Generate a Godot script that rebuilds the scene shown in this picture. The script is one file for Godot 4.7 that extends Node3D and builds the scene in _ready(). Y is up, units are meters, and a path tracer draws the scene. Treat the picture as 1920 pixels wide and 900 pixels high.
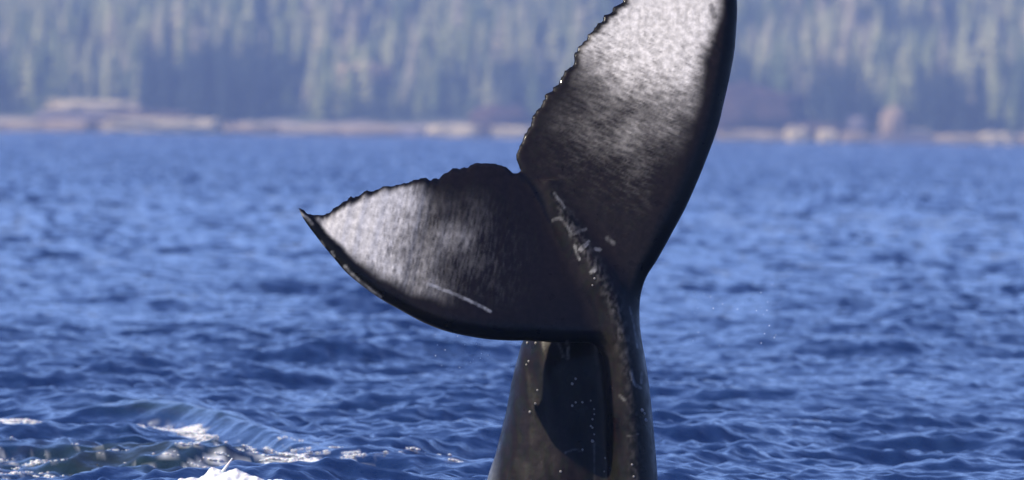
extends Node3D
# A young humpback whale raising its flukes in a blue sea, a blurred forest shore behind.
# 1 unit = 1 m, y up. The water's surface is y = 0, the whale rises at the origin, the camera stands 30 m south of it on a boat.

const EYE := Vector3(0, 2.0, 30.0)
const PITCH := -1.07
const ROLL := 0.8
const PX := 370.0            # photograph pixels per metre at the whale; only used to turn my tracing into metres
const SHORE := -1370.0       # z of the far shore

var rng := RandomNumberGenerator.new()
var used := {}


# ------------------------------------------------------------------ naming helpers
func numbered(called: String, parent: Node) -> String:
	var key := "%d/%s" % [parent.get_instance_id(), called]
	var n: int = used.get(key, 0)
	used[key] = n + 1
	return called if n == 0 else "%s_%03d" % [called, n]


func tag(o: Node3D, label: String, category := "", group := "", kind := "") -> Node3D:
	if label: o.set_meta("label", label)
	if category: o.set_meta("category", category)
	if group: o.set_meta("group", group)
	if kind: o.set_meta("kind", kind)
	return o


func thing(called: String, at: Vector3) -> Node3D:
	var o := Node3D.new()
	o.name = numbered(called, self)
	o.position = at
	add_child(o, true)
	return o


func obj(called: String, mesh: Mesh, mat: Material, parent: Node = self) -> MeshInstance3D:
	var o := MeshInstance3D.new()
	o.name = numbered(called, parent)
	o.mesh = mesh
	o.material_override = mat
	parent.add_child(o, true)
	return o


func dup(source: Node3D) -> Node3D:
	var o: Node3D = source.duplicate()
	o.name = numbered(String(source.name).trim_suffix("_000"), self)
	add_child(o, true)
	return o


func mat(c: Color, rough: float, spec := 0.5, vertex := false) -> StandardMaterial3D:
	var m := StandardMaterial3D.new()
	m.albedo_color = c.linear_to_srgb() if not vertex else Color.WHITE
	m.vertex_color_use_as_albedo = vertex
	m.roughness = rough
	m.metallic_specular = spec
	return m


func noise(s: int, freq: float, octaves := 3) -> FastNoiseLite:
	var n := FastNoiseLite.new()
	n.seed = s
	n.noise_type = FastNoiseLite.TYPE_SIMPLEX_SMOOTH
	n.frequency = freq
	n.fractal_octaves = octaves
	return n


func noise_tex(s: int, freq: float, octaves: int, size: int, as_normal := false, bump := 4.0) -> NoiseTexture2D:
	var t := NoiseTexture2D.new()
	t.width = size
	t.height = size
	t.seamless = true
	t.noise = noise(s, freq, octaves)
	t.as_normal_map = as_normal
	t.bump_strength = bump
	return t


func array_mesh(v: PackedVector3Array, n: PackedVector3Array, c: PackedColorArray, idx: PackedInt32Array) -> ArrayMesh:
	var a := []
	a.resize(Mesh.ARRAY_MAX)
	a[Mesh.ARRAY_VERTEX] = v
	a[Mesh.ARRAY_NORMAL] = n
	if c.size(): a[Mesh.ARRAY_COLOR] = c
	a[Mesh.ARRAY_INDEX] = idx
	var m := ArrayMesh.new()
	m.add_surface_from_arrays(Mesh.PRIMITIVE_TRIANGLES, a)
	return m


func smooth_normals(v: PackedVector3Array, idx: PackedInt32Array) -> PackedVector3Array:
	var n := PackedVector3Array()
	n.resize(v.size())
	for i in range(0, idx.size(), 3):
		var a := idx[i]
		var b := idx[i + 1]
		var c := idx[i + 2]
		var f := (v[c] - v[a]).cross(v[b] - v[a])
		n[a] += f
		n[b] += f
		n[c] += f
	for i in n.size():
		n[i] = n[i].normalized()
	return n


# piecewise Catmull-Rom through (x, y) knots with x rising: the value at x
func knots(k: PackedVector2Array, x: float) -> float:
	var n := k.size()
	if x <= k[0].x: return k[0].y
	if x >= k[n - 1].x: return k[n - 1].y
	var i := 0
	while k[i + 1].x < x: i += 1
	var h := k[i + 1].x - k[i].x
	var t := (x - k[i].x) / h
	var m0: float = (k[i + 1].y - k[i].y) / h
	var m1 := m0
	if i > 0: m0 = (k[i + 1].y - k[i - 1].y) / (k[i + 1].x - k[i - 1].x)
	if i + 2 < n: m1 = (k[i + 2].y - k[i].y) / (k[i + 2].x - k[i].x)
	var t2 := t * t
	var t3 := t2 * t
	return (2 * t3 - 3 * t2 + 1) * k[i].y + (t3 - 2 * t2 + t) * h * m0 + (3 * t2 - 2 * t3) * k[i + 1].y + (t3 - t2) * h * m1


func _ready() -> void:
	rng.seed = 7
	camera_and_light()
	build_water()
	build_hill()
	build_forest()
	build_shore_rocks()
	build_whale()
	build_foam()


# ------------------------------------------------------------------ camera, sky, sun
func camera_and_light() -> void:
	var cam := Camera3D.new()
	cam.name = "camera"
	add_child(cam)
	cam.position = EYE
	cam.rotation_degrees = Vector3(PITCH, 0, ROLL)
	var at := CameraAttributesPhysical.new()
	at.frustum_focal_length = 432.0
	at.frustum_focus_distance = 29.9
	at.frustum_near = 1.0
	at.frustum_far = 9000.0
	at.exposure_aperture = 6.6
	cam.attributes = at
	cam.fov = 4.643
	cam.far = 9000.0
	print("fov ", cam.fov)

	var e := Environment.new()
	e.background_mode = Environment.BG_SKY
	var sky := ProceduralSkyMaterial.new()
	sky.sky_top_color = Color(0.10, 0.26, 0.62)
	sky.sky_horizon_color = Color(0.59, 0.74, 1.0)
	sky.sky_curve = 0.33
	sky.ground_bottom_color = Color(0.05, 0.08, 0.17)
	sky.ground_horizon_color = Color(0.30, 0.40, 0.62)
	sky.sun_angle_max = 12.0
	sky.sun_curve = 0.08
	e.sky = Sky.new()
	e.sky.sky_material = sky
	e.background_energy_multiplier = 0.88
	e.tonemap_mode = Environment.TONE_MAPPER_LINEAR
	e.tonemap_exposure = 1.8
	e.fog_enabled = true
	e.fog_light_color = Color(0.65, 0.77, 1.0)
	e.fog_density = 0.00035
	e.sdfgi_enabled = true
	e.ssao_enabled = true
	e.ssil_enabled = true
	var we := WorldEnvironment.new()
	we.name = "environment"
	we.environment = e
	add_child(we)

	var sun := DirectionalLight3D.new()
	sun.name = "sun"
	sun.light_energy = 1.6
	sun.light_color = Color(1.0, 0.95, 0.87)
	sun.light_angular_distance = 0.5
	sun.shadow_enabled = true
	add_child(sun)
	sun.look_at_from_position(Vector3(-0.77, 0.64, 0.33) * 50.0, Vector3.ZERO)


# ------------------------------------------------------------------ the sea
var wave_k := PackedVector2Array()
var wave_a := PackedFloat32Array()
var wave_p := PackedFloat32Array()
var wave_l := PackedFloat32Array()
var wave_q := PackedFloat32Array()
var patchy := FastNoiseLite.new()
var bubbles := []


func make_waves() -> void:
	var r := RandomNumberGenerator.new()
	r.seed = 41
	for i in 60:
		var f := i / 59.0
		var l := 5.5 * pow(0.16 / 5.5, f) * r.randf_range(0.9, 1.12)
		var spread := lerpf(0.55, 0.95, f)
		var dir := 1.25 + r.randfn(0.0, spread)          # wind from the left behind the boat
		var k := TAU / l
		wave_k.append(Vector2(cos(dir), sin(dir)) * k)
		wave_l.append(l)
		wave_a.append(0.0066 * pow(l, 0.56) * r.randf_range(0.6, 1.4))
		wave_p.append(r.randf() * TAU)
		wave_q.append(0.8)
	patchy = noise(5, 0.12, 2)


# the swell thrown up by the diving animal, left of the tail
var crest_z := PackedVector2Array([Vector2(-4.5, -10.6), Vector2(-2.9, -9.6), Vector2(-2.2, -9.2), Vector2(-1.7, -7.5), Vector2(-1.15, -5.4), Vector2(-0.4, -4.8), Vector2(0.5, -4.6)])
var crest_h := PackedVector2Array([Vector2(-4.5, 0.0), Vector2(-3.3, 0.05), Vector2(-2.6, 0.14), Vector2(-2.2, 0.17), Vector2(-1.7, 0.14), Vector2(-1.15, 0.08), Vector2(-0.5, 0.05), Vector2(0.2, 0.0)])


func wake(x: float, z: float) -> float:
	if z < -13.0 or x < -4.5 or x > 0.6: return 0.0
	var s := z - knots(crest_z, x)
	var h := knots(crest_h, x) * exp(-pow(s / (0.5 if s > 0 else 1.2), 2.0))
	# domed slick in the near corner
	h += 0.06 * exp(-pow((x + 2.5) / 0.5, 2.0)) * exp(-pow((z + 5.6) / 0.7, 2.0))
	h += 0.07 * exp(-pow((x + 1.9) / 0.45, 2.0)) * exp(-pow((z + 4.6) / 0.6, 2.0))
	return h


func foam_at(x: float, z: float, n1: FastNoiseLite, n2: FastNoiseLite) -> float:
	if x < -4.5: return 0.0
	var fine := n2.get_noise_2d(x * 0.45, z * 1.3)
	var mid := n1.get_noise_2d(x * 0.7, z)
	var s := z - knots(crest_z, x)
	# breaking line in front of the hump
	var line := exp(-pow((s - 0.95) / 0.40, 2.0)) * smoothstep(-4.4, -3.4, x) * smoothstep(-0.2, -1.5, x)
	var f := (line * 0.85 + fine * 0.85 + mid * 0.7 - 0.42) * smoothstep(0.1, 0.5, line)
	# loose froth behind and right of the splash
	var field := exp(-pow((x + 1.3) / 0.6, 2.0)) * exp(-pow((z + 4.6) / 1.2, 2.0))
	f = maxf(f, (field * 0.5 + fine * 0.95 + mid * 0.6 - 0.50) * smoothstep(0.1, 0.5, field))
	# scattered froth in the near left corner
	var corner := exp(-pow((x + 2.75) / 0.75, 2.0)) * exp(-pow((z + 5.0) / 1.2, 2.0))
	f = maxf(f, (corner * 0.4 + fine * 0.95 + mid * 0.6 - 0.50) * smoothstep(0.1, 0.5, corner))
	# by the left flank of the tail stock
	var flank := exp(-pow((x + 0.35) / 0.4, 2.0)) * exp(-pow((z + 5.4) / 0.7, 2.0))
	f = maxf(f, (flank * 0.5 + fine * 0.95 + mid * 0.5 - 0.54) * smoothstep(0.1, 0.5, flank))
	return clampf(f * 1.8, 0.0, 1.0)


func build_water() -> void:
	make_waves()
	var r := RandomNumberGenerator.new()
	r.seed = 77
	var rows := PackedFloat32Array()
	var steps := PackedFloat32Array()
	var d := 22.0
	while d < 1374.0:
		rows.append(d)
		var st := maxf(0.035, d * d / 11680.0 * 0.55)
		steps.append(st)
		d += st
	rows.append(1374.0)
	steps.append(150.0)
	var nc := 900
	var nr := rows.size()
	print("water rows ", nr)
	var v := PackedVector3Array()
	var c := PackedColorArray()
	v.resize(nc * nr)
	c.resize(nc * nr)
	var n := PackedVector3Array()
	n.resize(nc * nr)
	var count := wave_a.size()
	var lean := PackedFloat32Array()
	for w in count: lean.append(wave_q[w] / wave_k[w].length())
	var n1 := noise(11, 1.6, 3)
	var n2 := noise(12, 11.0, 3)
	var amp := PackedFloat32Array()
	amp.resize(wave_a.size())
	var deep := Color(0.008, 0.020, 0.062)
	var green := Color(0.016, 0.026, 0.022)
	var white := Color(0.58, 0.61, 0.63)
	for j in nr:
		var dist := rows[j]
		var z := EYE.z - dist
		var half := dist * 0.135 + 2.0
		var dx := half * 2.0 / nc
		# waves too short for the mesh at this distance are left to the ripples in the material
		for w in wave_a.size():
			var kz := absf(wave_k[w].y)
			var fz := clampf((TAU / maxf(kz, 0.01) / steps[j] - 1.1) / 1.2, 0.0, 1.0)
			var fx := clampf((TAU / maxf(absf(wave_k[w].x), 0.01) / dx - 2.0) / 2.0, 0.0, 1.0)
			amp[w] = wave_a[w] * fz * fx
		var near := dist < 44.0
		var fronts := smoothstep(50.0, 220.0, dist)
		for i in nc:
			var u := i / (nc - 1.0) * 2.0 - 1.0
			var x := half * (u * 0.55 + u * u * u * 0.45)
			if absf(u) > 0.88: x += signf(u) * half * 7.0 * pow((absf(u) - 0.88) / 0.12, 2.0)
			var y := 0.0
			var ox := 0.0
			var oz := 0.0
			var gx := 0.0
			var gz := 0.0
			for w in count:
				var k := wave_k[w]
				var ph := k.x * x + k.y * z + wave_p[w]
				var sn := sin(ph)
				var a := wave_a[w] * sn
				gx -= k.x * a
				gz -= k.y * a
				a = amp[w]
				if a > 0.0002:
					y += a * cos(ph)
					var s := a * sn * lean[w]
					ox -= k.x * s
					oz -= k.y * s
			var gust := 1.0 + 0.55 * patchy.get_noise_2d(x, z * 0.4)
			var col := deep
			if near and x < 0.6 and z > -13.0 and x > -4.5:
				var calm := 0.8 * exp(-pow((x + 2.0) / 1.2, 2.0)) * exp(-pow((z - knots(crest_z, x)) / 1.5, 2.0))
				gust *= 1.0 - calm
				var hw := wake(x, z)
				y = y * gust + hw
				gx = gx * gust + (wake(x + 0.02, z) - hw) / 0.02
				gz = gz * gust + (wake(x, z + 0.02) - hw) / 0.02
				if x < 0.3 and z < -1.0:
					var slick := exp(-pow((x + 2.3) / 0.8, 2.0)) * exp(-pow((z + 5.2) / 1.3, 2.0))
					slick = maxf(slick, 0.8 * smoothstep(0.05, 0.2, hw))
					col = deep.lerp(green, clampf(slick * 1.3, 0, 1))
					var f := foam_at(x, z, n1, n2)
					col = col.lerp(white, f)
					y += f * 0.006
					if f > 0.10 and dist > 30.5:
						for again in 4:
							if r.randf() > f * 0.8: continue
							var big := r.randf_range(0.0015, 0.0042) * (0.7 + f)
							bubbles.append(Transform3D(Basis(Vector3.UP, r.randf() * TAU).scaled(Vector3(big * r.randf_range(1.0, 3.5), big, big * r.randf_range(1.0, 2.0))), Vector3(x + ox + r.randf_range(-0.014, 0.014), y + 0.001 + 0.008 * f * r.randf(), z + oz + r.randf_range(-0.02, 0.02))))
			else:
				y *= gust
				gx *= gust
				gz *= gust
			# far off, the mesh is too coarse for crests to hide the backs of their waves: only the fronts are kept
			gz = lerpf(gz, -absf(gz), fronts)
			n[j * nc + i] = Vector3(-gx, 1.0, -gz).normalized()
			v[j * nc + i] = Vector3(x + ox, y, z + oz)
			c[j * nc + i] = col
	var idx := PackedInt32Array()
	idx.resize((nr - 1) * (nc - 1) * 6)
	var q := 0
	for j in nr - 1:
		for i in nc - 1:
			var a := j * nc + i
			idx[q] = a
			idx[q + 1] = a + nc
			idx[q + 2] = a + 1
			idx[q + 3] = a + 1
			idx[q + 4] = a + nc
			idx[q + 5] = a + nc + 1
			q += 6
	var m := mat(Color.WHITE, 0.07, 0.5, true)
	m.normal_enabled = true
	m.normal_texture = noise_tex(21, 0.018, 4, 512, true, 6.0)
	m.normal_scale = 0.5
	m.uv1_triplanar = true
	m.uv1_world_triplanar = true
	m.uv1_scale = Vector3(0.45, 0.45, 0.45)
	tag(obj("sea", array_mesh(v, n, c, idx), m), "blue choppy sea with small wind waves", "", "", "structure")
	# the sea goes on beyond and behind, a little under the troughs of the finely waved part
	var far := PlaneMesh.new()
	far.size = Vector2(9000, 6000)
	far.subdivide_width = 60
	far.subdivide_depth = 40
	var wide := mat(Color(0.008, 0.020, 0.062), 0.12, 0.5)
	wide.normal_enabled = true
	wide.normal_texture = m.normal_texture
	wide.normal_scale = 0.6
	wide.uv1_triplanar = true
	wide.uv1_world_triplanar = true
	wide.uv1_scale = Vector3(0.2, 0.2, 0.2)
	var o := obj("open_sea", far, wide)
	o.position = Vector3(0, -0.45, SHORE + 2990.0)
	tag(o, "open blue sea stretching away around the whale", "", "", "structure")


# ------------------------------------------------------------------ the far shore
var lumps := FastNoiseLite.new()


func ground(x: float, z: float) -> float:
	var s := SHORE - z + 5.0 * lumps.get_noise_2d(x * 0.6, 40.0)          # metres inland
	var y := -0.8
	if s > -4.0:
		y = -0.8 + 3.2 * smoothstep(-4.0, 9.0, s)
	if s > 5.0:
		var up := s - 5.0
		y += up * 0.20 + 6.0 * lumps.get_noise_2d(x * 0.35, z * 0.35) * smoothstep(0.0, 60.0, up)
	return y


func build_hill() -> void:
	lumps = noise(31, 0.03, 3)
	var nx := 200
	var nz := 70
	var v := PackedVector3Array()
	var c := PackedColorArray()
	var idx := PackedInt32Array()
	for j in nz:
		var s := -8.0 + pow(j / (nz - 1.0), 1.8) * 520.0
		for i in nx:
			var x := -520.0 + 1040.0 * i / (nx - 1.0)
			var z := SHORE - s
			var y := ground(x, z)
			v.append(Vector3(x, y, z))
			var t := smoothstep(2.2, 3.4, y + 1.2 * lumps.get_noise_2d(x * 2.0, z * 2.0))
			var pale := Color(0.42, 0.35, 0.28).lerp(Color(0.30, 0.24, 0.23), 0.5 + 0.9 * lumps.get_noise_2d(x * 1.3, 7.0))
			c.append(pale.lerp(Color(0.07, 0.08, 0.05), t))
	for j in nz - 1:
		for i in nx - 1:
			var a := j * nx + i
			idx.append_array([a, a + nx, a + 1, a + 1, a + nx, a + nx + 1])
	tag(obj("hillside", array_mesh(v, smooth_normals(v, idx), c, idx), mat(Color.WHITE, 0.95, 0.2, true)), "wooded hillside rising from the far shore", "", "", "structure")


# a conifer's crown: whorls of drooping, ragged boughs round a leader
func crown_mesh(s: int, h: float, wide: float, tiers: int) -> ArrayMesh:
	var r := RandomNumberGenerator.new()
	r.seed = s
	var v := PackedVector3Array()
	var idx := PackedInt32Array()
	var base := h * r.randf_range(0.07, 0.16)
	for t in tiers:
		var f := t / (tiers - 1.0)
		var y := lerpf(base, h * 0.965, pow(f, 0.9))
		var reach := wide * (pow(1.0 - f, 0.8) * 0.95 + 0.05) * r.randf_range(0.75, 1.15)
		var arms := 5 + int(3 * (1.0 - f))
		var turn := r.randf() * TAU
		for a in arms:
			var ang := turn + TAU * a / arms + r.randf_range(-0.25, 0.25)
			var len := reach * r.randf_range(0.6, 1.2)
			var dir := Vector3(cos(ang), 0, sin(ang))
			var side := Vector3(-dir.z, 0, dir.x)
			var drop := len * r.randf_range(0.2, 0.5)
			var o := Vector3(0, y, 0)
			var mid := o + dir * len * 0.55 - Vector3(0, drop * 0.35, 0)
			var tip := o + dir * len - Vector3(0, drop, 0)
			var w := len * 0.34 + 0.15
			var b := v.size()
			v.append_array([o + Vector3(0, 0.5, 0), mid + side * w - Vector3(0, 0.5, 0), tip, mid - side * w - Vector3(0, 0.5, 0), mid + Vector3(0, 0.25, 0)])
			idx.append_array([b, b + 4, b + 1, b + 4, b + 2, b + 1, b, b + 3, b + 4, b + 4, b + 3, b + 2])
	var b2 := v.size()
	v.append_array([Vector3(0, h, 0), Vector3(0.35, h * 0.9, 0), Vector3(-0.2, h * 0.9, 0.3), Vector3(-0.2, h * 0.9, -0.3)])
	idx.append_array([b2, b2 + 1, b2 + 2, b2, b2 + 2, b2 + 3, b2, b2 + 3, b2 + 1])
	return array_mesh(v, smooth_normals(v, idx), PackedColorArray(), idx)


func trunk_mesh(h: float) -> ArrayMesh:
	var st := SurfaceTool.new()
	var m := CylinderMesh.new()
	m.height = h * 0.9
	m.bottom_radius = 0.014 * h + 0.08
	m.top_radius = 0.04
	m.radial_segments = 7
	m.rings = 2
	st.append_from(m, 0, Transform3D(Basis(), Vector3(0, h * 0.45 - 0.6, 0)))
	return st.commit()


func build_forest() -> void:
	var tones := [Color(0.200, 0.215, 0.090), Color(0.300, 0.295, 0.150), Color(0.015, 0.024, 0.022), Color(0.090, 0.115, 0.050), Color(0.330, 0.285, 0.180)]
	var tone_words := ["mid green", "pale green", "dark blue-green", "deep green", "faded brownish"]
	var crowns := []
	var trunks := []
	for k in 6:
		var h := 20.0
		crowns.append(crown_mesh(100 + k, h, [3.6, 4.6, 3.2, 5.2, 4.2, 3.8][k], 13))
		trunks.append(trunk_mesh(h))
	var bark := mat(Color(0.10, 0.075, 0.06), 0.9, 0.2)
	var leaf := []
	for t in tones:
		var m := mat(t, 0.8, 0.25)
		m.backlight_enabled = true
		m.backlight = Color(0.12, 0.14, 0.08)
		leaf.append(m)
	var clump := noise(51, 0.035, 2)
	var spots := []
	for j in 34:
		var s := 7.0 + j * 4.9
		var wide := 330.0 if s < 120 else 300.0
		var n := int(wide * 2.0 / 4.6)
		for i in n:
			var x := -wide + (i + rng.randf()) * 4.6
			var z := SHORE - s - rng.randf_range(-2.6, 2.6)
			if bare(x, SHORE - z): continue
			if rng.randf() < 0.10: continue
			spots.append(Vector3(x, ground(x, z) - 0.3, z))
	# the trees of the first rows that one can tell apart are trees of their own; the wood behind them is one mass
	var mass := []
	for k in 6:
		mass.append([])
	var colors := []
	for k in 6:
		colors.append(PackedColorArray())
	var made := 0
	var alike := {}
	for p in spots:
		var dark: float = clump.get_noise_2d(p.x * 1.0, p.z * 0.7)
		var tone := 0
		var inland: float = SHORE - p.z
		dark += 0.22 * smoothstep(15.0, 80.0, inland) - 0.04  # crowns paler further inland: distance haze painted into their tones
		if in_dark_clump(p.x, inland): tone = 2
		elif dark < -0.28: tone = 2
		elif dark < -0.05: tone = 3
		elif dark > 0.22: tone = [1, 1, 4][rng.randi() % 3]
		else: tone = [0, 0, 1, 3][rng.randi() % 4]
		var k := rng.randi() % 6
		var sc := rng.randf_range(0.20, 0.44) if rng.randf() < 0.72 else rng.randf_range(0.45, 0.85)
		if inland < 14: sc *= rng.randf_range(0.6, 1.0)
		if in_dark_clump(p.x, inland): sc = rng.randf_range(0.55, 0.95)
		var turn := rng.randf() * TAU
		var thick := rng.randf_range(0.8, 1.15)
		if inland < 21.0 and absf(p.x) < 118.0:
			var t := thing("conifer", p)
			obj("trunk", trunks[k], bark, t)
			obj("crown", crowns[k], leaf[tone], t)
			t.rotation.y = turn
			t.scale = Vector3(sc * thick, sc, sc * thick)
			var size: String = "tall" if sc > 0.5 else "middling" if sc > 0.32 else "short"
			var said := [size + " " + tone_words[tone], place_words(p.x)]
			if not alike.has(said): alike[said] = []
			alike[said].append(t)
			made += 1
		else:
			mass[k].append(Transform3D(Basis(Vector3.UP, turn).scaled(Vector3(sc * thick, sc, sc * thick)), p))
			colors[k].append(tones[tone] * rng.randf_range(0.8, 1.2))
	var nth := ["first", "second", "third", "fourth", "fifth", "sixth", "seventh", "eighth", "ninth", "tenth", "eleventh", "twelfth", "thirteenth", "fourteenth", "fifteenth", "sixteenth", "seventeenth", "eighteenth", "nineteenth", "twentieth", "twenty-first", "twenty-second"]
	for said in alike:
		var same: Array = alike[said]
		same.sort_custom(func(a, b): return a.position.x < b.position.x)
		for i in same.size():
			var text: String = "%s conifer %s" % said if same.size() == 1 else "%s %s conifer from the left, %s" % [nth[mini(i, 21)], said[0], said[1]]
			tag(same[i], text, "tree", "conifers along the edge of the far wood")
	print("trees apart ", made, " of ", spots.size())
	var wood := thing("forest", Vector3(0, 0, SHORE))
	tag(wood, "blurred hazy conifer forest covering the far hillside", "forest", "", "stuff")
	var vm := mat(Color.WHITE, 0.8, 0.25, true)
	vm.backlight_enabled = true
	vm.backlight = Color(0.12, 0.14, 0.08)
	for k in 6:
		var mm := MultiMesh.new()
		mm.transform_format = MultiMesh.TRANSFORM_3D
		mm.use_colors = true
		mm.mesh = crowns[k]
		mm.instance_count = mass[k].size()
		for i in mass[k].size():
			var tr: Transform3D = mass[k][i]
			tr.origin -= Vector3(0, 0, SHORE)
			mm.set_instance_transform(i, tr)
			mm.set_instance_color(i, colors[k][i])
		var mi := MultiMeshInstance3D.new()
		mi.name = numbered("crowns", wood)
		mi.multimesh = mm
		mi.material_override = vm
		mi.set_meta("kind", "stuff")
		wood.add_child(mi, true)


# metres along the shore: x in the photograph's frame runs from -121 to 121
func bare(x: float, inland: float) -> bool:
	if inland < 15.0 and x > -113.0 and x < -84.0: return true       # the two-step ledge
	if x > -46.0 and x < -26.0 and inland > 42.0 and inland < 62.0: return true   # rock slab in the wood
	if inland < 14.0 and x > -10.0 and x < 4.0: return true          # brown knoll behind the fluke
	if inland < 30.0 and x > 44.0 and x < 72.0: return true          # dark knoll right of the tail
	if inland < 12.0 and x > 86.0 and x < 95.0: return true          # pale rock face
	return false


func in_dark_clump(x: float, inland: float) -> bool:
	if x > -80.0 and x < -57.0 and inland < 45.0: return true
	if x > -90.0 and x < -82.0 and inland < 60.0: return true
	if x > 96.0 and x < 112.0 and inland < 26.0: return true
	if x > 72.0 and x < 84.0 and inland < 35.0: return true
	if x > -2.0 and x < 8.0 and inland > 15.0 and inland < 40.0: return true
	return false


func place_words(x: float) -> String:
	if x < -113.0: return "at the left end of the shore"
	if x < -84.0: return "behind the two-step ledge"
	if x < -56.0: return "above the long bright ledge"
	if x < -30.0: return "below the pink rock slab"
	if x < -12.0: return "between rock slab and brown knoll"
	if x < 10.0: return "around the small brown knoll"
	if x < 42.0: return "behind the raised fluke"
	if x < 72.0: return "around the dark purple knoll"
	if x < 95.0: return "between purple knoll and rock face"
	return "at the right end of the shore"


# ------------------------------------------------------------------ rocks of the shore
func rock_mesh(s: int, size: Vector3, rough: float, n: int, block := 0.5) -> ArrayMesh:
	var nz := noise(s, 0.9, 4)
	var v := PackedVector3Array()
	var idx := PackedInt32Array()
	var axes := [[Vector3.RIGHT, Vector3.UP, Vector3.BACK], [Vector3.LEFT, Vector3.UP, Vector3.FORWARD], [Vector3.UP, Vector3.BACK, Vector3.RIGHT], [Vector3.DOWN, Vector3.FORWARD, Vector3.RIGHT], [Vector3.BACK, Vector3.RIGHT, Vector3.UP], [Vector3.FORWARD, Vector3.LEFT, Vector3.UP]]
	for a in axes:
		var b := v.size()
		for j in n + 1:
			for i in n + 1:
				var p: Vector3 = a[0] + a[1] * (i * 2.0 / n - 1.0) + a[2] * (j * 2.0 / n - 1.0)
				var q := p.normalized().lerp(p * 0.85, block)
				q *= 1.0 + rough * nz.get_noise_3dv(q * 1.6 + Vector3(s, 0, 0)) + rough * 0.5 * nz.get_noise_3dv(q * 5.0)
				v.append(q * size * 0.5)
		var flip: bool = a[1].cross(a[2]).dot(a[0]) > 0
		for j in n:
			for i in n:
				var c := b + j * (n + 1) + i
				if flip: idx.append_array([c, c + n + 1, c + 1, c + 1, c + n + 1, c + n + 2])
				else: idx.append_array([c, c + 1, c + n + 1, c + 1, c + n + 2, c + n + 1])
	return array_mesh(v, smooth_normals(v, idx), PackedColorArray(), idx)


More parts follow.
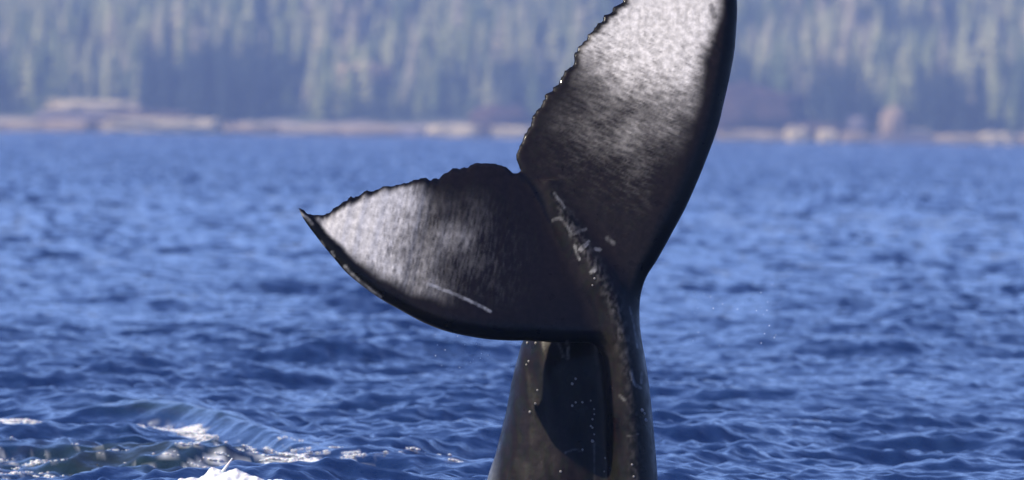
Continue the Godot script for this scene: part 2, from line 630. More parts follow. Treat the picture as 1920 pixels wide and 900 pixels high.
func build_shore_rocks() -> void:
	var grain := noise_tex(61, 0.02, 4, 256)
	var ramp := Gradient.new()
	ramp.set_color(0, Color(0.62, 0.60, 0.60))
	ramp.set_color(1, Color(1, 1, 1))
	grain.color_ramp = ramp
	var mats := {}
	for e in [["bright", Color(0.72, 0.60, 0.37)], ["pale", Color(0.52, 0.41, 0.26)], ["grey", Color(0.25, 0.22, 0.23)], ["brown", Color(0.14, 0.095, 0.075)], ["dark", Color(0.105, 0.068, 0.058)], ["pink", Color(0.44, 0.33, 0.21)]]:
		var m := mat(e[1], 0.9, 0.25)
		m.albedo_texture = grain
		m.uv1_triplanar = true
		m.uv1_scale = Vector3(0.12, 0.3, 0.12)
		mats[e[0]] = m
	# x, inland, y of the centre, width, height, depth, material, name, label
	var list := [
		[-117.0, 0.0, 0.8, 13.0, 4.4, 7.0, "pale", "shore_rock", "low pale rock ledge at the left end of the far shore"],
		[-106.0, -1.0, 0.9, 13.0, 4.6, 7.0, "pink", "shore_rock", "pinkish low ledge in front of the two-step shelf"],
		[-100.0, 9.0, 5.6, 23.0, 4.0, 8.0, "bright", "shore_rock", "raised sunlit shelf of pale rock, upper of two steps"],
		[-102.0, 6.0, 3.2, 24.0, 3.8, 9.0, "grey", "shore_rock", "grey rock under the raised pale shelf"],
		[-97.4, -2.0, 1.2, 4.6, 4.6, 5.0, "dark", "shore_rock", "dark lump added for the gap left of the bright ledge"],  # dark lump added where the ledges only leave a dark gap
		[-82.5, -3.0, 1.4, 27.0, 5.2, 9.0, "bright", "shore_rock", "long bright blocky ledge, palest along the left shore"],
		[-87.0, 5.0, 3.0, 24.0, 4.6, 8.0, "brown", "shore_rock", "brown rocky bank above the long bright ledge"],
		[-62.0, -1.0, 0.8, 14.0, 4.0, 7.0, "pink", "shore_rock", "dull pink rock strip right of the bright ledge"],
		[-48.0, -1.0, 0.6, 16.0, 3.4, 7.0, "pale", "shore_rock", "thin pale rock strip under the wooded slab"],
		[-34.0, -1.0, 0.7, 15.0, 3.6, 7.0, "pink", "shore_rock", "narrow pinkish shore strip, middle of the left half"],
		[-23.0, -2.0, 0.5, 8.0, 3.4, 6.0, "grey", "shore_rock", "grey stretch of rock in the pale shore strip"],
		[-14.0, -2.0, 1.0, 13.0, 4.2, 7.0, "bright", "shore_rock", "sunlit pale rock left of the whale's right fluke"],
		[-7.2, -3.0, 1.0, 3.6, 4.4, 4.0, "brown", "shore_rock", "small brown boulder between two pale rocks by the fluke"],
		[1.0, -2.0, 1.0, 12.0, 4.0, 7.0, "bright", "shore_rock", "pale rock touching the notch side of the fluke"],
		[-3.0, 9.0, 4.4, 15.0, 6.6, 11.0, "dark", "rocky_knoll", "small dark brown knoll above the rocks beside the fluke"],
		[20.0, -1.0, 0.8, 26.0, 4.0, 7.0, "pale", "shore_rock", "pale shore rock behind the raised fluke"],
		[41.0, -1.0, 0.8, 16.0, 4.0, 7.0, "pale", "shore_rock", "pale shore rock just behind the fluke's leading edge"],
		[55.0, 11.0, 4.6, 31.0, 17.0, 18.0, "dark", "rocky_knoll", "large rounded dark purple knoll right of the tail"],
		[56.0, -1.0, 0.7, 16.0, 4.2, 6.0, "pale", "shore_rock", "pale ledge along the foot of the purple knoll"],
		[67.0, -2.0, 1.3, 5.4, 5.2, 5.0, "bright", "shore_rock", "bright round boulder at the purple knoll's right foot"],
		[72.0, 2.0, 2.0, 14.0, 5.4, 6.0, "brown", "shore_rock", "brown sloping bank behind two bright round boulders"],
		[74.0, -2.0, 1.1, 4.4, 4.8, 5.0, "bright", "shore_rock", "second bright boulder, smaller and past the brown gap"],
		[80.0, -2.0, 0.8, 6.4, 4.0, 5.0, "pink", "shore_rock", "pinkish rock after the two bright boulders"],
		[90.0, 6.0, 4.4, 6.0, 8.6, 5.0, "pink", "rock_face", "upright pale rock face at the wood's edge"],
		[81.5, 7.0, 4.0, 6.0, 4.4, 4.0, "grey", "rock_face", "greyish outcrop left of the upright pale rock face"],
		[92.0, -1.0, 0.4, 16.0, 3.4, 6.0, "grey", "shore_rock", "low greyish shore strip under the pale rock face"],
		[105.0, -1.0, 0.6, 11.0, 4.0, 6.0, "pale", "shore_rock", "pale low rock under the dark trees at right"],
		[114.0, -2.0, 0.9, 8.6, 4.6, 6.0, "bright", "shore_rock", "bright low rock near the right end of the shore"],
		[124.0, -1.0, 0.6, 12.0, 4.0, 6.0, "pink", "shore_rock", "dull pink rock at the right end of the shore"],
		[-37.0, 50.0, 15.0, 15.0, 7.0, 9.0, "pink", "rock_slab", "pale pink rock slab showing through the wood"],
	]
	var s := 300
	for e in list:
		s += 1
		var big: bool = e[3] > 20.0 or e[4] > 8.0
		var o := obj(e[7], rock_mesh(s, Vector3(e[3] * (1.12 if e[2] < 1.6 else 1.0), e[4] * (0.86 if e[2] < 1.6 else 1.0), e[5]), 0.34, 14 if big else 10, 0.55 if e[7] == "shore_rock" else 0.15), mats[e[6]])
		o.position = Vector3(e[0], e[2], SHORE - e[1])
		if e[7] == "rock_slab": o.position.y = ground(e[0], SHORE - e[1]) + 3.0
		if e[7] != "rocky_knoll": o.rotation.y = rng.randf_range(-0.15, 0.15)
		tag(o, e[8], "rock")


# ------------------------------------------------------------------ the whale's tail
# A field of distances: two fluke lobes (each a wing with a traced outline, a bend and an airfoil's thickness), the tail stock and its
# keel, joined by smooth minima and meshed as surface nets. Local axes: x right, y up, z towards the boat, metres.
const WH := 0.0085
var wo := Vector3(-1.16, -1.72, -0.72)
var wn := Vector3i(288, 408, 216)
var lobe_axis := [Vector2(-0.979, 0.205).normalized(), Vector2(0.399, 0.917).normalized()]
var lobe_side := [Vector2(0.205, 0.979).normalized(), Vector2(-0.917, 0.399).normalized()]   # towards the trailing edge
var lobe_root := [Vector2.ZERO, Vector2.ZERO]
var te_tab := [PackedFloat32Array(), PackedFloat32Array()]
var le_tab := [PackedFloat32Array(), PackedFloat32Array()]
var a0 := [0.0, 0.0]
var a1 := [0.0, 0.0]
const TABN := 400
var col_d := PackedFloat32Array()      # per column and lobe: mid z, half thickness, inner edge distance, cosine of the tilt
var col_n := PackedFloat32Array()      # unevenness of the stock's flesh
var sec_x := PackedFloat32Array()
var sec_r := PackedFloat32Array()
var sec_z := PackedFloat32Array()
var keel_x := PackedFloat32Array()
var keel_z := PackedFloat32Array()
var keel_r := PackedFloat32Array()


func lp(x: float, y: float) -> Vector2:
	return Vector2((x - 960.0) / PX, (450.0 - y) / PX)


func trace(lobe: int, te: Array, le: Array) -> void:
	for which in 2:
		var k := PackedVector2Array()
		for e in (te if which == 0 else le):
			var q := lp(e[0], e[1]) - (lobe_root[lobe] as Vector2)
			var a := q.dot(lobe_axis[lobe])
			if k.size() and a <= k[k.size() - 1].x + 0.002:
				a = k[k.size() - 1].x + 0.002
			k.append(Vector2(a, q.dot(lobe_side[lobe])))
		if which == 0:
			a0[lobe] = k[0].x
			a1[lobe] = k[k.size() - 1].x
		var tab := PackedFloat32Array()
		for i in TABN + 1:
			tab.append(knots(k, lerpf(a0[lobe], a1[lobe], float(i) / TABN)))
		if which == 0: te_tab[lobe] = tab
		else: le_tab[lobe] = tab


# how far across the tail from its line of symmetry (right positive), and along it towards the notch
func across(p: Vector2) -> Vector2:
	var o := lp(1055.0, 470.0)
	var ax := Vector2(-0.454, 0.891)
	var q := p - o
	return Vector2(q.dot(Vector2(0.891, 0.454)), q.dot(ax))


func mid_z(p: Vector2) -> float:
	var wg := across(p)
	var l := 0.5 * (sqrt(wg.x * wg.x + 0.012) - wg.x)          # soft max(-w, 0)
	var r := 0.5 * (sqrt(wg.x * wg.x + 0.012) + wg.x)
	return 0.02 + 0.66 * l - 0.12 * l * l - 0.16 * r - 0.06 * r * r - 0.17 * (sqrt(pow(wg.y + 0.2, 2.0) + 0.01) + wg.y + 0.2) * 0.5 + 0.034


var chew := FastNoiseLite.new()
var chew2 := FastNoiseLite.new()


func lobe_column(lobe: int, p: Vector2) -> Array:
	# half thickness there, distances inside the trailing and the leading edge, share of the chord from the trailing edge
	var q := p - (lobe_root[lobe] as Vector2)
	var a := q.dot(lobe_axis[lobe])
	var v := q.dot(lobe_side[lobe])
	var lo: float = a0[lobe]
	var hi: float = a1[lobe]
	var f := clampf((a - lo) / (hi - lo), 0.0, 1.0) * TABN
	var i := mini(int(f), TABN - 1)
	var te: float = lerpf(te_tab[lobe][i], te_tab[lobe][i + 1], f - i)
	var le: float = lerpf(le_tab[lobe][i], le_tab[lobe][i + 1], f - i)
	# small notches and scallops of the trailing edge
	var scal := chew.get_noise_2d(a * 13.0, 3.0 + lobe * 9.0)
	var fine := chew2.get_noise_2d(a * 30.0, 5.0 + lobe * 7.0)
	te += (0.018 * scal + 0.015 * fine * clampf(0.25 + 1.6 * absf(chew.get_noise_2d(a * 6.0, 40.0 + lobe)), 0.2, 1.0)) * smoothstep(0.25, 0.5, a)
	var j := clampi(i, 6, TABN - 6)
	var da: float = (hi - lo) / TABN * 12.0
	var st: float = (te_tab[lobe][j + 6] - te_tab[lobe][j - 6]) / da
	var sl: float = (le_tab[lobe][j + 6] - le_tab[lobe][j - 6]) / da
	var et := (te - v) / sqrt(1.0 + st * st)
	var el := (v - le) / sqrt(1.0 + sl * sl)
	if a < lo: et = minf(et, a - lo)
	if a > hi: et = minf(et, hi - a)
	var chord := maxf(te - le, 0.001)
	var t := clampf((te - v) / chord, 0.0, 1.0)
	var most := 0.012 + 0.085 * minf(chord, 0.9)
	return [most * pow(smoothstep(-0.35, 1.0, t), 1.3), et, el, t]


func rowtab(k: Array) -> PackedFloat32Array:
	var pts := PackedVector2Array()
	for e in k:
		pts.append(Vector2(-(450.0 - e[0]) / PX, e[1]))
	var out := PackedFloat32Array()
	for j in wn.y + 1:
		out.append(knots(pts, -(wo.y + j * WH)))
	return out


func prepare_whale() -> void:
	chew = noise(71, 1.0, 2)
	chew2 = noise(72, 1.0, 2)
	lobe_root = [lp(1090, 500), lp(1090, 480)]
	trace(0, [[1195, 430], [1120, 395], [1045, 372], [1010, 350], [975, 326], [958, 319], [937, 309], [911, 304], [890, 305], [861, 314], [835, 322], [819, 332], [776, 339], [738, 349], [700, 355], [671, 366], [652, 375], [634, 388], [618, 401], [600, 404], [586, 398], [566, 388]],
		[[1150, 640], [1100, 642], [1045, 641], [983, 637], [962, 637], [920, 634.6], [878, 628], [835.5, 618], [793, 601], [751, 578], [717, 558.6], [679, 531], [652, 508], [629, 481], [612, 461], [591, 434], [575, 412], [565, 392]])
	trace(1, [[1065, 570], [1045, 480], [1022, 395], [1010, 372], [993, 345], [980, 325], [970, 308], [968, 285], [982, 253], [997, 224], [1015, 194], [1030, 169], [1048, 152], [1059, 136], [1074, 114], [1081, 92], [1096, 73], [1118, 51], [1134, 26], [1158, 5.5], [1180, -12], [1215, -45], [1255, -80], [1300, -112], [1345, -150]],
		[[1165, 660], [1180, 612], [1191, 584], [1200, 556], [1212, 520], [1234, 485], [1262, 435], [1287, 389], [1308, 343], [1326, 300], [1349, 238], [1363, 183], [1374, 136], [1382, 95], [1387, 44], [1389, 0], [1386, -50], [1374, -105], [1350, -148]])
	var xl := rowtab([[420, 1085], [480, 1060], [520, 1040], [560, 1015], [600, 995], [640, 980], [700, 963], [767, 950], [840, 934], [900, 916], [980, 890], [1100, 852]])
	var xr := rowtab([[420, 1100], [480, 1140], [520, 1158], [560, 1178], [600, 1190], [640, 1200], [700, 1212], [767, 1221], [840, 1229], [900, 1236], [980, 1245], [1100, 1262]])
	var rz := rowtab([[420, 0.03], [480, 0.10], [560, 0.19], [640, 0.27], [767, 0.33], [900, 0.39], [1100, 0.46]])
	var kx := rowtab([[350, 1030], [440, 1076], [500, 1112], [560, 1142], [620, 1160], [700, 1173], [800, 1182], [900, 1188], [1100, 1195]])
	var kz := rowtab([[350, -0.06], [440, -0.04], [500, -0.02], [560, -0.01], [620, -0.01], [700, -0.01], [800, 0.0], [900, 0.02], [1100, 0.06]])
	var kr := rowtab([[335, 0.0], [360, 0.012], [440, 0.050], [500, 0.072], [560, 0.086], [620, 0.094], [700, 0.10], [900, 0.11], [1100, 0.12]])
	for j in wn.y + 1:
		sec_x.append(((xl[j] + xr[j]) * 0.5 - 960.0) / PX)
		sec_r.append((xr[j] - xl[j]) * 0.5 / PX)
		sec_z.append(rz[j])
		keel_x.append((kx[j] - 960.0) / PX)
		keel_z.append(kz[j])
		keel_r.append(kr[j])
	col_d.resize((wn.x + 1) * (wn.y + 1) * 8)
	col_n.resize((wn.x + 1) * (wn.y + 1))
	var flesh := noise(73, 1.0, 3)
	for j in wn.y + 1:
		for i in wn.x + 1:
			var p := Vector2(wo.x + i * WH, wo.y + j * WH)
			var b := (j * (wn.x + 1) + i) * 8
			col_n[j * (wn.x + 1) + i] = 0.011 * flesh.get_noise_2d(p.x * 6.0 + 0.8 * p.y, p.y * 1.6)
			var z := mid_z(p)
			var gx := (mid_z(p + Vector2(0.01, 0)) - z) / 0.01
			var gy := (mid_z(p + Vector2(0, 0.01)) - z) / 0.01
			var l := lobe_column(0, p)
			var r := lobe_column(1, p)
			col_d[b] = z
			col_d[b + 1] = 1.0 / sqrt(1.0 + gx * gx + gy * gy)
			for q in 3:
				col_d[b + 2 + q] = l[q]
				col_d[b + 5 + q] = r[q]


func smin(a: float, b: float, k: float) -> float:
	var h := maxf(k - absf(a - b), 0.0)
	return minf(a, b) - h * h / (4.0 * k)


func wing(dz: float, th: float, et: float, el: float) -> float:
	var r0 := 0.0055
	var e := et - r0
	if e < 0.0:
		th = r0
	else:
		th = r0 + minf(th, e * 0.6)
	var f := dz - th
	var r := th * 1.25
	if el < r:
		var u := (r - el) * 0.8
		f = sqrt(dz * dz + u * u) - th
	if e < 0.0: f = maxf(f, sqrt(dz * dz + e * e) - r0)
	return f


func field(i: int, j: int, k: int) -> float:
	var b := (j * (wn.x + 1) + i) * 8
	var z := wo.z + k * WH
	var x := wo.x + i * WH
	var dz := absf(z - col_d[b]) * col_d[b + 1]
	var fl := wing(dz, col_d[b + 2], col_d[b + 3], col_d[b + 4])
	var fr := wing(dz, col_d[b + 5], col_d[b + 6], col_d[b + 7])
	var f := smin(fl, fr, 0.03)
	var y := wo.y + j * WH
	if y < 0.10:
		var rx := sec_r[j]
		var rz := sec_z[j]
		var ex := (x - sec_x[j]) / rx
		var ez := (z + 0.33) / rz
		var g := sqrt(ex * ex + ez * ez)
		var q := sqrt(ex * ex / (rx * rx) + ez * ez / (rz * rz))
		var fs := g * (g - 1.0) / maxf(q, 0.001) if g > 0.05 else -minf(rx, rz)
		f = smin(f, fs - col_n[j * (wn.x + 1) + i], 0.07)
	if y < 0.32:
		var kx := (x - keel_x[j]) * 0.9
		var kz := z - keel_z[j]
		var fk := sqrt(kx * kx + kz * kz * 0.2) - keel_r[j]
		if keel_r[j] > 0.001: f = smin(f, fk, 0.09)
	return f


func build_whale() -> void:
	prepare_whale()
	var nx := wn.x + 1
	var ny := wn.y + 1
	var nz := wn.z + 1
	var val := PackedFloat32Array()
	val.resize(nx * ny * nz)
	val.fill(99.0)
	var sx := 1
	var sy := nx
	var sz := nx * ny
	var cellid := {}
	var verts := PackedVector3Array()
	var cells := PackedInt32Array()
	# blocks of eight cells, then of two, then single cells
	for bk in range(0, wn.z, 8):
		for bj in range(0, wn.y, 8):
			for bi in range(0, wn.x, 8):
				if absf(field(mini(bi + 4, wn.x), mini(bj + 4, wn.y), mini(bk + 4, wn.z))) > WH * 12.0: continue
				for ck in range(bk, mini(bk + 8, wn.z), 2):
					for cj in range(bj, mini(bj + 8, wn.y), 2):
						for ci in range(bi, mini(bi + 8, wn.x), 2):
							if absf(field(ci + 1, cj + 1, ck + 1)) > WH * 3.0: continue
							for k in range(ck, ck + 2):
								for j in range(cj, cj + 2):
									for i in range(ci, ci + 2):
										cells.append(i + j * sy + k * sz)
							for k in range(ck, ck + 3):
								for j in range(cj, cj + 3):
									for i in range(ci, ci + 3):
										var w := i + j * sy + k * sz
										if val[w] > 90.0: val[w] = field(i, j, k)
	print("whale cells ", cells.size(), " ms ", Time.get_ticks_msec())
	var corner := PackedInt32Array([0, sx, sy, sx + sy, sz, sx + sz, sy + sz, sx + sy + sz])
	var edges := [[0, 1], [2, 3], [4, 5], [6, 7], [0, 2], [1, 3], [4, 6], [5, 7], [0, 4], [1, 5], [2, 6], [3, 7]]
	var cpos := [Vector3(0, 0, 0), Vector3(1, 0, 0), Vector3(0, 1, 0), Vector3(1, 1, 0), Vector3(0, 0, 1), Vector3(1, 0, 1), Vector3(0, 1, 1), Vector3(1, 1, 1)]
	var normals := PackedVector3Array()
	for w in cells:
		var neg := 0
		for q in 8:
			if val[w + corner[q]] < 0.0: neg += 1
		if neg == 0 or neg == 8: continue
		var sum := Vector3.ZERO
		var n := 0
		for e in edges:
			var va := val[w + corner[e[0]]]
			var vb := val[w + corner[e[1]]]
			if (va < 0.0) != (vb < 0.0):
				sum += (cpos[e[0]] as Vector3).lerp(cpos[e[1]], va / (va - vb))
				n += 1
		var i := w % nx
		var j := (w / nx) % ny
		var k := w / sz
		cellid[w] = verts.size()
		verts.append(wo + (Vector3(i, j, k) + sum / n) * WH)
		var v0 := val[w]
		var v1 := val[w + corner[1]]
		var v2 := val[w + corner[2]]
		var v3 := val[w + corner[3]]
		var v4 := val[w + corner[4]]
		var v5 := val[w + corner[5]]
		var v6 := val[w + corner[6]]
		var v7 := val[w + corner[7]]
		normals.append(Vector3(v1 + v3 + v5 + v7 - v0 - v2 - v4 - v6, v2 + v3 + v6 + v7 - v0 - v1 - v4 - v5, v4 + v5 + v6 + v7 - v0 - v1 - v2 - v3).normalized())
	var idx := PackedInt32Array()
	for w in cells:
		var i := w % nx
		var j := (w / nx) % ny
		var k := w / sz
		if i == 0 or j == 0 or k == 0: continue
		var inside := val[w] < 0.0
		for ax in 3:
			var far: int = w + [sx, sy, sz][ax]
			if (val[far] < 0.0) == inside or val[far] > 90.0: continue
			var u: int = [sy, sz, sx][ax]
			var t: int = [sz, sx, sy][ax]
			var a: int = cellid.get(w, -1)
			var b: int = cellid.get(w - u, -1)
			var c: int = cellid.get(w - u - t, -1)
			var d: int = cellid.get(w - t, -1)
			if a < 0 or b < 0 or c < 0 or d < 0: continue
			if inside: idx.append_array([a, d, c, a, c, b])
			else: idx.append_array([a, b, c, a, c, d])
	print("whale verts ", verts.size(), " ms ", Time.get_ticks_msec())
	# soften the grid's steps, and the shading with it
	for pass_ in 2:
		var acc := PackedVector3Array()
		var cnt := PackedInt32Array()
		acc.resize(verts.size())
		cnt.resize(verts.size())
		for q in range(0, idx.size(), 3):
			var a := idx[q]
			var b := idx[q + 1]
			var c := idx[q + 2]
			acc[a] += verts[b]
			acc[b] += verts[c]
			acc[c] += verts[a]
			cnt[a] += 1
			cnt[b] += 1
			cnt[c] += 1
		for q in verts.size():
			if cnt[q] > 2:
				var to := acc[q] / cnt[q] - verts[q]
				verts[q] += normals[q] * to.dot(normals[q]) * 0.5
	normals = smooth_normals(verts, idx)
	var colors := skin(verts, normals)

	var whale := thing("humpback_whale", Vector3.ZERO)
	whale.rotation_degrees = Vector3(PITCH, 0, ROLL)
	var lift := 30.0 * tan(deg_to_rad(-PITCH))
	whale.position = Vector3(0, 0, 0)
	var shift := whale.basis.inverse() * Vector3(0, EYE.y - lift, 0)
	for q in verts.size():
		verts[q] += shift
	tag(whale, "dark wet whale tail with spread flukes raised upright out of the sea", "whale")
	var m := mat(Color.WHITE, 0.36, 0.17, true)
	m.clearcoat_enabled = true
	m.clearcoat = 0.12
	m.clearcoat_roughness = 0.08
	var mottle := noise_tex(83, 0.035, 5, 512)
	var mg := Gradient.new()
	mg.set_color(0, Color(0.62, 0.62, 0.62))
	mg.set_color(1, Color(1, 1, 1))
	mottle.color_ramp = mg
	m.albedo_texture = mottle
	m.roughness_texture = skin_rough()
	m.roughness = 1.0
	m.uv1_triplanar = true
	m.uv1_scale = Vector3(1.3, 1.3, 1.3)
	m.normal_enabled = true
	m.normal_texture = noise_tex(82, 0.03, 4, 512, true, 3.0)
	m.normal_scale = 0.22
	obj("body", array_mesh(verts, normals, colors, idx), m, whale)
	# barnacles and other small pale growths on the tail stock
	var spots := [[990, 677, 7], [986, 683, 6], [1007, 731, 6], [1004, 757, 7], [992, 772, 8], [1072, 718, 8], [1078, 711, 7], [1073, 760, 7], [1079, 754, 6], [1090, 754, 6], [1108, 749, 5], [1112, 767, 5], [1113, 776, 5], [1112, 785, 6],
		[1108, 799, 6], [1113, 800, 6], [1115, 814, 5], [1111, 827, 9], [1203, 766, 11], [1208, 771, 8], [1211, 787, 11], [1183, 868, 6], [1188, 888, 6], [1051, 884, 7], [1133, 858, 6], [1132, 884, 5], [1092, 843, 6], [987, 643, 8], [1003, 642, 8], [1112, 520, 6], [1109, 537, 5]]
	var ball := rock_mesh(501, Vector3(1, 0.9, 0.6), 0.5, 4, 0.0)
	var shell := mat(Color(0.22, 0.21, 0.20), 0.6, 0.4)
	for e in spots:
		var p := lp(e[0], e[1])
		var best := Vector3(0, 0, -9)
		for q in verts.size():
			var t := verts[q] - shift
			if absf(t.x - p.x) < 0.007 and absf(t.y - p.y) < 0.007 and t.z > best.z: best = t
		if best.z < -5.0: continue
		var o := obj("barnacle", ball, shell, whale)
		o.position = best + shift
		o.scale = Vector3.ONE * (e[2] as float) * 0.75 / PX


func skin_rough() -> NoiseTexture2D:
	var t := noise_tex(81, 0.012, 4, 512)
	var g := Gradient.new()
	g.set_color(0, Color(0.16, 0.16, 0.16))
	g.set_color(1, Color(0.66, 0.66, 0.66))
	t.color_ramp = g
	return t


# scars, scratches, streaks of wear, and highlights painted on keel and stock: traced lines, width in traced units, share of white
var marks := [
	[[805, 531], [850, 548], [890, 566], [920, 582], 4.0, 1.1], [[722, 488], [742, 496], [758, 512], 5.0, 0.5], [[657, 506], [680, 527], [702, 544], [718, 555], 4.0, 0.8], [[569, 400], [580, 408], [592, 420], 4.0, 0.85],
	[[608, 452], [614, 462], 3.0, 0.6], [[628, 472], [632, 480], 3.5, 0.6], [[652, 499], [655, 503], 5.0, 0.8],
	[[1040, 364], [1046, 372], [1058, 388], 4.0, 0.5], [[1036, 413], [1050, 408], [1062, 422], [1070, 436], 4.0, 0.4], [[1069, 442], [1084, 434], [1098, 430], 4.0, 0.35], [[1085, 468], [1093, 460], [1104, 452], [1100, 460], [1088, 470], 3.0, 0.6],
	[[1077, 460], [1080, 474], [1086, 486], 3.5, 0.65], [[1108, 510], [1116, 502], [1113, 508], 5.0, 0.75], [[1138, 447], [1150, 456], 6.0, 0.3], [[1117, 467], [1124, 468], 5.0, 0.6],
	[[1182, 694], [1184, 706], [1190, 720], [1200, 726], 4.0, 0.7], [[1202, 700], [1201, 716], 3.5, 0.5], [[1060, 848], [1075, 842], [1092, 846], 2.5, 0.3], [[1062, 640], [1066, 654], [1064, 672], 5.0, 0.4], [[1048, 645], [1056, 668], 4.0, 0.35],
	[[1180, 575], [1188, 610], [1194, 650], 3.0, 0.35], [[1113, 830], [1115, 900], 2.5, 0.25], [[1160, 740], [1170, 748], 4.0, 0.35], [[1175, 815], [1195, 812], 2.5, 0.25],
	[[1338, 6], [1344, 26], 8.0, -0.6], [[1370, 8], [1374, 30], 5.0, -0.6], [[1340, 75], [1356, 92], [1364, 98], 5.0, -0.5],
]


func keel_px(y: float) -> float:
	return keel_x[clampi(int((y - wo.y) / WH), 0, wn.y)]


func mark_at(p: Vector2) -> float:
	var got := 0.0
	for m in marks:
		var n: int = m.size() - 2
		var wide: float = m[n] / PX
		for i in n - 1:
			var a := lp(m[i][0], m[i][1])
			var b := lp(m[i + 1][0], m[i + 1][1])
			if p.x < minf(a.x, b.x) - wide or p.x > maxf(a.x, b.x) + wide or p.y < minf(a.y, b.y) - wide or p.y > maxf(a.y, b.y) + wide: continue
			var d := p.distance_to(Geometry2D.get_closest_point_to_segment(p, a, b))
			var f := (1.0 - smoothstep(0.35 * wide, wide, d)) * (m[n + 1] as float)
			if absf(f) > absf(got): got = f
	return got


# colours of the skin: black above and along the leading edges (there pigment deepened with painted shade), the underside of each lobe with a brushed white patch towards its tip
func skin(v: PackedVector3Array, n: PackedVector3Array) -> PackedColorArray:
	var c := PackedColorArray()
	c.resize(v.size())
	var streak := noise(91, 1.0, 3)
	var blot := noise(92, 3.0, 3)
	var speck := noise(93, 26.0, 2)
	var black := Color(0.005, 0.005, 0.007)
	var grey := Color(0.017, 0.014, 0.013)
	var white := Color(0.86, 0.82, 0.76)
	for q in v.size():
		var p := Vector2(v[q].x, v[q].y)
		var front := n[q].z > 0.05 and v[q].z > mid_z(p) - 0.02
		var col := black
		var w := across(p).x
		var lobe := 1 if w > 0 else 0
		var la := lobe_column(lobe, p)
		var rel := p - (lobe_root[lobe] as Vector2)
		var a := rel.dot(lobe_axis[lobe])
		var s := rel.dot(lobe_side[lobe])
		var onfluke: bool = la[1] > -0.01 and la[2] > -0.01 and absf(v[q].z - mid_z(p)) < la[0] + 0.03
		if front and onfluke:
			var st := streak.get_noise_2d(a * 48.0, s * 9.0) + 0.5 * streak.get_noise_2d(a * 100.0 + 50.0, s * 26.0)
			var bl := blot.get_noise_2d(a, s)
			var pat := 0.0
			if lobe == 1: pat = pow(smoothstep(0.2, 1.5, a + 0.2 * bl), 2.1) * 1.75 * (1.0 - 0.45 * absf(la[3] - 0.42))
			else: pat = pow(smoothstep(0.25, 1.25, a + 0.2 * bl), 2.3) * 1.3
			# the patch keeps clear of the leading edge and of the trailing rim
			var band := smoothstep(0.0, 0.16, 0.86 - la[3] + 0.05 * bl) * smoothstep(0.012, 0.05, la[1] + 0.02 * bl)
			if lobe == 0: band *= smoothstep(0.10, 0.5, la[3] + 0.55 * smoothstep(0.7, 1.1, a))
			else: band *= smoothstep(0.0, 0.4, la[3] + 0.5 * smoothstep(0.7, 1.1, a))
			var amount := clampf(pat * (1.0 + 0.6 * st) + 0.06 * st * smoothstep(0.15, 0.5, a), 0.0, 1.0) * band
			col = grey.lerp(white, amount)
			var edge := 1.0 - smoothstep(0.045, 0.075, la[2] + 0.015 * bl)  # black skin plus painted shade of the rounded, downturned leading edge
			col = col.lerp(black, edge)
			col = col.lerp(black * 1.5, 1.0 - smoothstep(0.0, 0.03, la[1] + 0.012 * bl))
		elif n[q].z > -0.2:
			var bl2 := blot.get_noise_2d(p.x * 1.4, p.y * 0.6)
			col = Color(0.0135, 0.0115, 0.0105) * (1.0 + 0.9 * bl2 + 0.25 * speck.get_noise_2d(p.x * 0.5, p.y * 0.15))
			# bluish grey flank low on the left
			var grey_flank := smoothstep(-0.05, -0.14, p.x) * smoothstep(-0.85, -1.1, p.y + 0.15 * bl2)
			col = col.lerp(Color(0.16, 0.17, 0.19), grey_flank * 0.85)
		if n[q].z > -0.1:
			var mk := mark_at(p)
			if mk > 0.0: col = col.lerp(Color(0.6, 0.6, 0.6), 0.42 * mk * clampf(0.95 + 1.2 * speck.get_noise_2d(p.x, p.y), 0.5, 1.4))
			elif mk < 0.0: col = col.lerp(black, -mk)
			# pale, mottled skin down the middle of the keel
			var pale_keel := exp(-pow((p.x - keel_px(p.y) - 0.01) / 0.035, 2.0)) * smoothstep(0.28, 0.1, p.y) * (0.4 + 0.6 * smoothstep(-0.75, -0.45, p.y))
			col = col.lerp(Color(0.22, 0.21, 0.20), clampf(pale_keel * (0.12 + 0.5 * speck.get_noise_2d(p.x * 1.2, p.y * 0.8)), 0, 0.5))
		c[q] = col
	return c


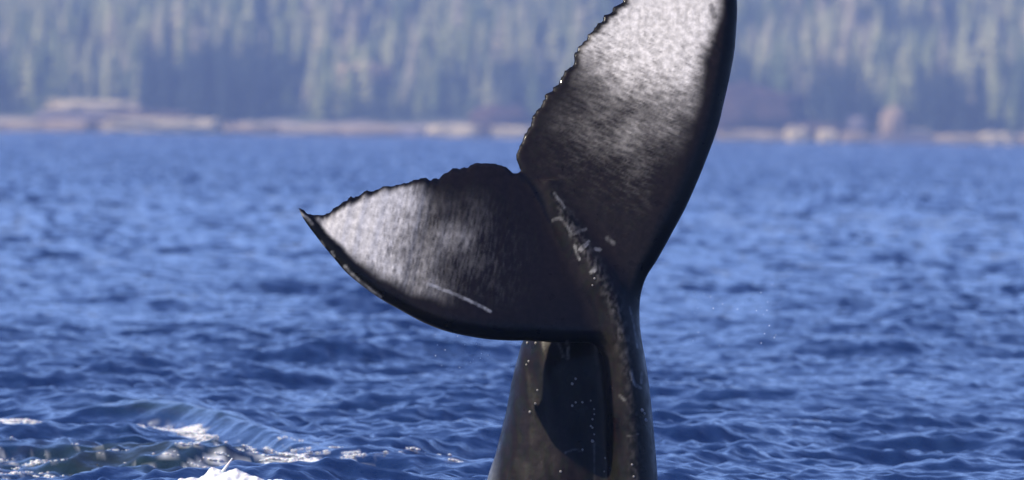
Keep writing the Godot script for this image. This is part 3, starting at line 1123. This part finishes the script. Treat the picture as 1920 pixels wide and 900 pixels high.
# ------------------------------------------------------------------ foam and spray
func build_foam() -> void:
	var white := mat(Color(0.56, 0.58, 0.60), 0.8, 0.25)
	white.subsurf_scatter_enabled = true
	white.subsurf_scatter_strength = 0.2
	# the splash in front of the tail: a torn mound of white water with a thin jet
	var sp := thing("splash", Vector3(-1.50, -0.062, -1.0))
	tag(sp, "white mound of splashing water with a thin jet, at bottom left", "splash")
	var n := noise(201, 3.2, 4)
	var n2 := noise(202, 14.0, 3)
	var v := PackedVector3Array()
	var idx := PackedInt32Array()
	var n3 := noise(203, 38.0, 3)
	var nx := 240
	var nz := 100
	for j in nz:
		for i in nx:
			var x := -0.80 + 1.80 * i / (nx - 1.0)
			var z := -0.40 + 0.80 * j / (nz - 1.0)
			var r := pow((x + 0.02) / (0.50 if x < -0.02 else 0.78), 2.0) + pow(z / 0.36, 2.0)
			var y := 0.285 * exp(-pow(r, 0.85)) * (1.0 + 0.22 * n.get_noise_2d(x, z)) + (0.011 * n2.get_noise_2d(x, z) + 0.003 * n3.get_noise_2d(x, z)) * exp(-r * 0.4)
			y += 0.03 * exp(-pow((x + 0.06) / 0.03, 2.0) - pow(z / 0.05, 2.0))
			v.append(Vector3(x, y - 0.035 - 0.05 * smoothstep(1.6, 3.0, r), z))
	for j in nz - 1:
		for i in nx - 1:
			var a := j * nx + i
			idx.append_array([a, a + 1, a + nx, a + 1, a + nx + 1, a + nx])
	obj("mound", array_mesh(v, smooth_normals(v, idx), PackedColorArray(), idx), white, sp)
	var st := SurfaceTool.new()
	var cyl := CylinderMesh.new()
	cyl.top_radius = 0.0035
	cyl.bottom_radius = 0.010
	cyl.height = 0.11
	cyl.radial_segments = 8
	cyl.rings = 3
	st.append_from(cyl, 0, Transform3D(Basis(Vector3(0, 0, 1), -0.62), Vector3(0.02, 0.275, 0.02)))
	obj("jet", st.commit(), white, sp)
	var ico := SphereMesh.new()
	ico.radius = 1.0
	ico.height = 2.0
	ico.radial_segments = 7
	ico.rings = 4
	# fine foam riding on the broken water: a clump of bubbles too small to count, in three places
	var zones := [[], [], []]
	for b in bubbles:
		var p: Vector3 = b.origin
		var to_crest := p.z - knots(crest_z, p.x)
		zones[0 if to_crest < 1.7 and p.x < -1.3 else 1 if p.x < -1.75 else 2].append(b)
	var said := ["broken white foam along the front of the dark swell", "scattered froth on the greenish slick at the near left corner", "loose froth between the white splash and the whale's tail"]
	for k in 3:
		var fm := MultiMesh.new()
		fm.transform_format = MultiMesh.TRANSFORM_3D
		fm.mesh = ico
		fm.instance_count = zones[k].size()
		print("bubbles ", zones[k].size())
		for i in zones[k].size():
			fm.set_instance_transform(i, zones[k][i])
		var fi := MultiMeshInstance3D.new()
		fi.name = numbered("sea_foam", self)
		fi.multimesh = fm
		fi.material_override = white
		add_child(fi, true)
		tag(fi, said[k], "foam", "", "stuff")
	# drops flung off the tail
	var drop := SphereMesh.new()
	drop.radius = 0.004
	drop.height = 0.010
	drop.radial_segments = 8
	drop.rings = 5
	var wet := mat(Color(0.8, 0.82, 0.86), 0.1, 0.6)
	var mm := MultiMesh.new()
	mm.transform_format = MultiMesh.TRANSFORM_3D
	mm.mesh = drop
	mm.instance_count = 40
	for i in 40:
		var p := Vector3(rng.randf_range(0.9, 1.35), rng.randf_range(0.9, 1.25), rng.randf_range(-0.3, 0.3))
		if i > 25: p = Vector3(rng.randf_range(-0.45, 0.0), rng.randf_range(0.80, 0.96), rng.randf_range(0.05, 0.4))
		var k := rng.randf_range(0.2, 0.5)
		mm.set_instance_transform(i, Transform3D(Basis().scaled(Vector3(k, k * 1.2, k)), p))
	var mi := MultiMeshInstance3D.new()
	mi.name = "water_drops"
	mi.multimesh = mm
	mi.material_override = wet
	add_child(mi, true)
	tag(mi, "tiny water drops flung off the raised tail", "drops", "", "stuff")
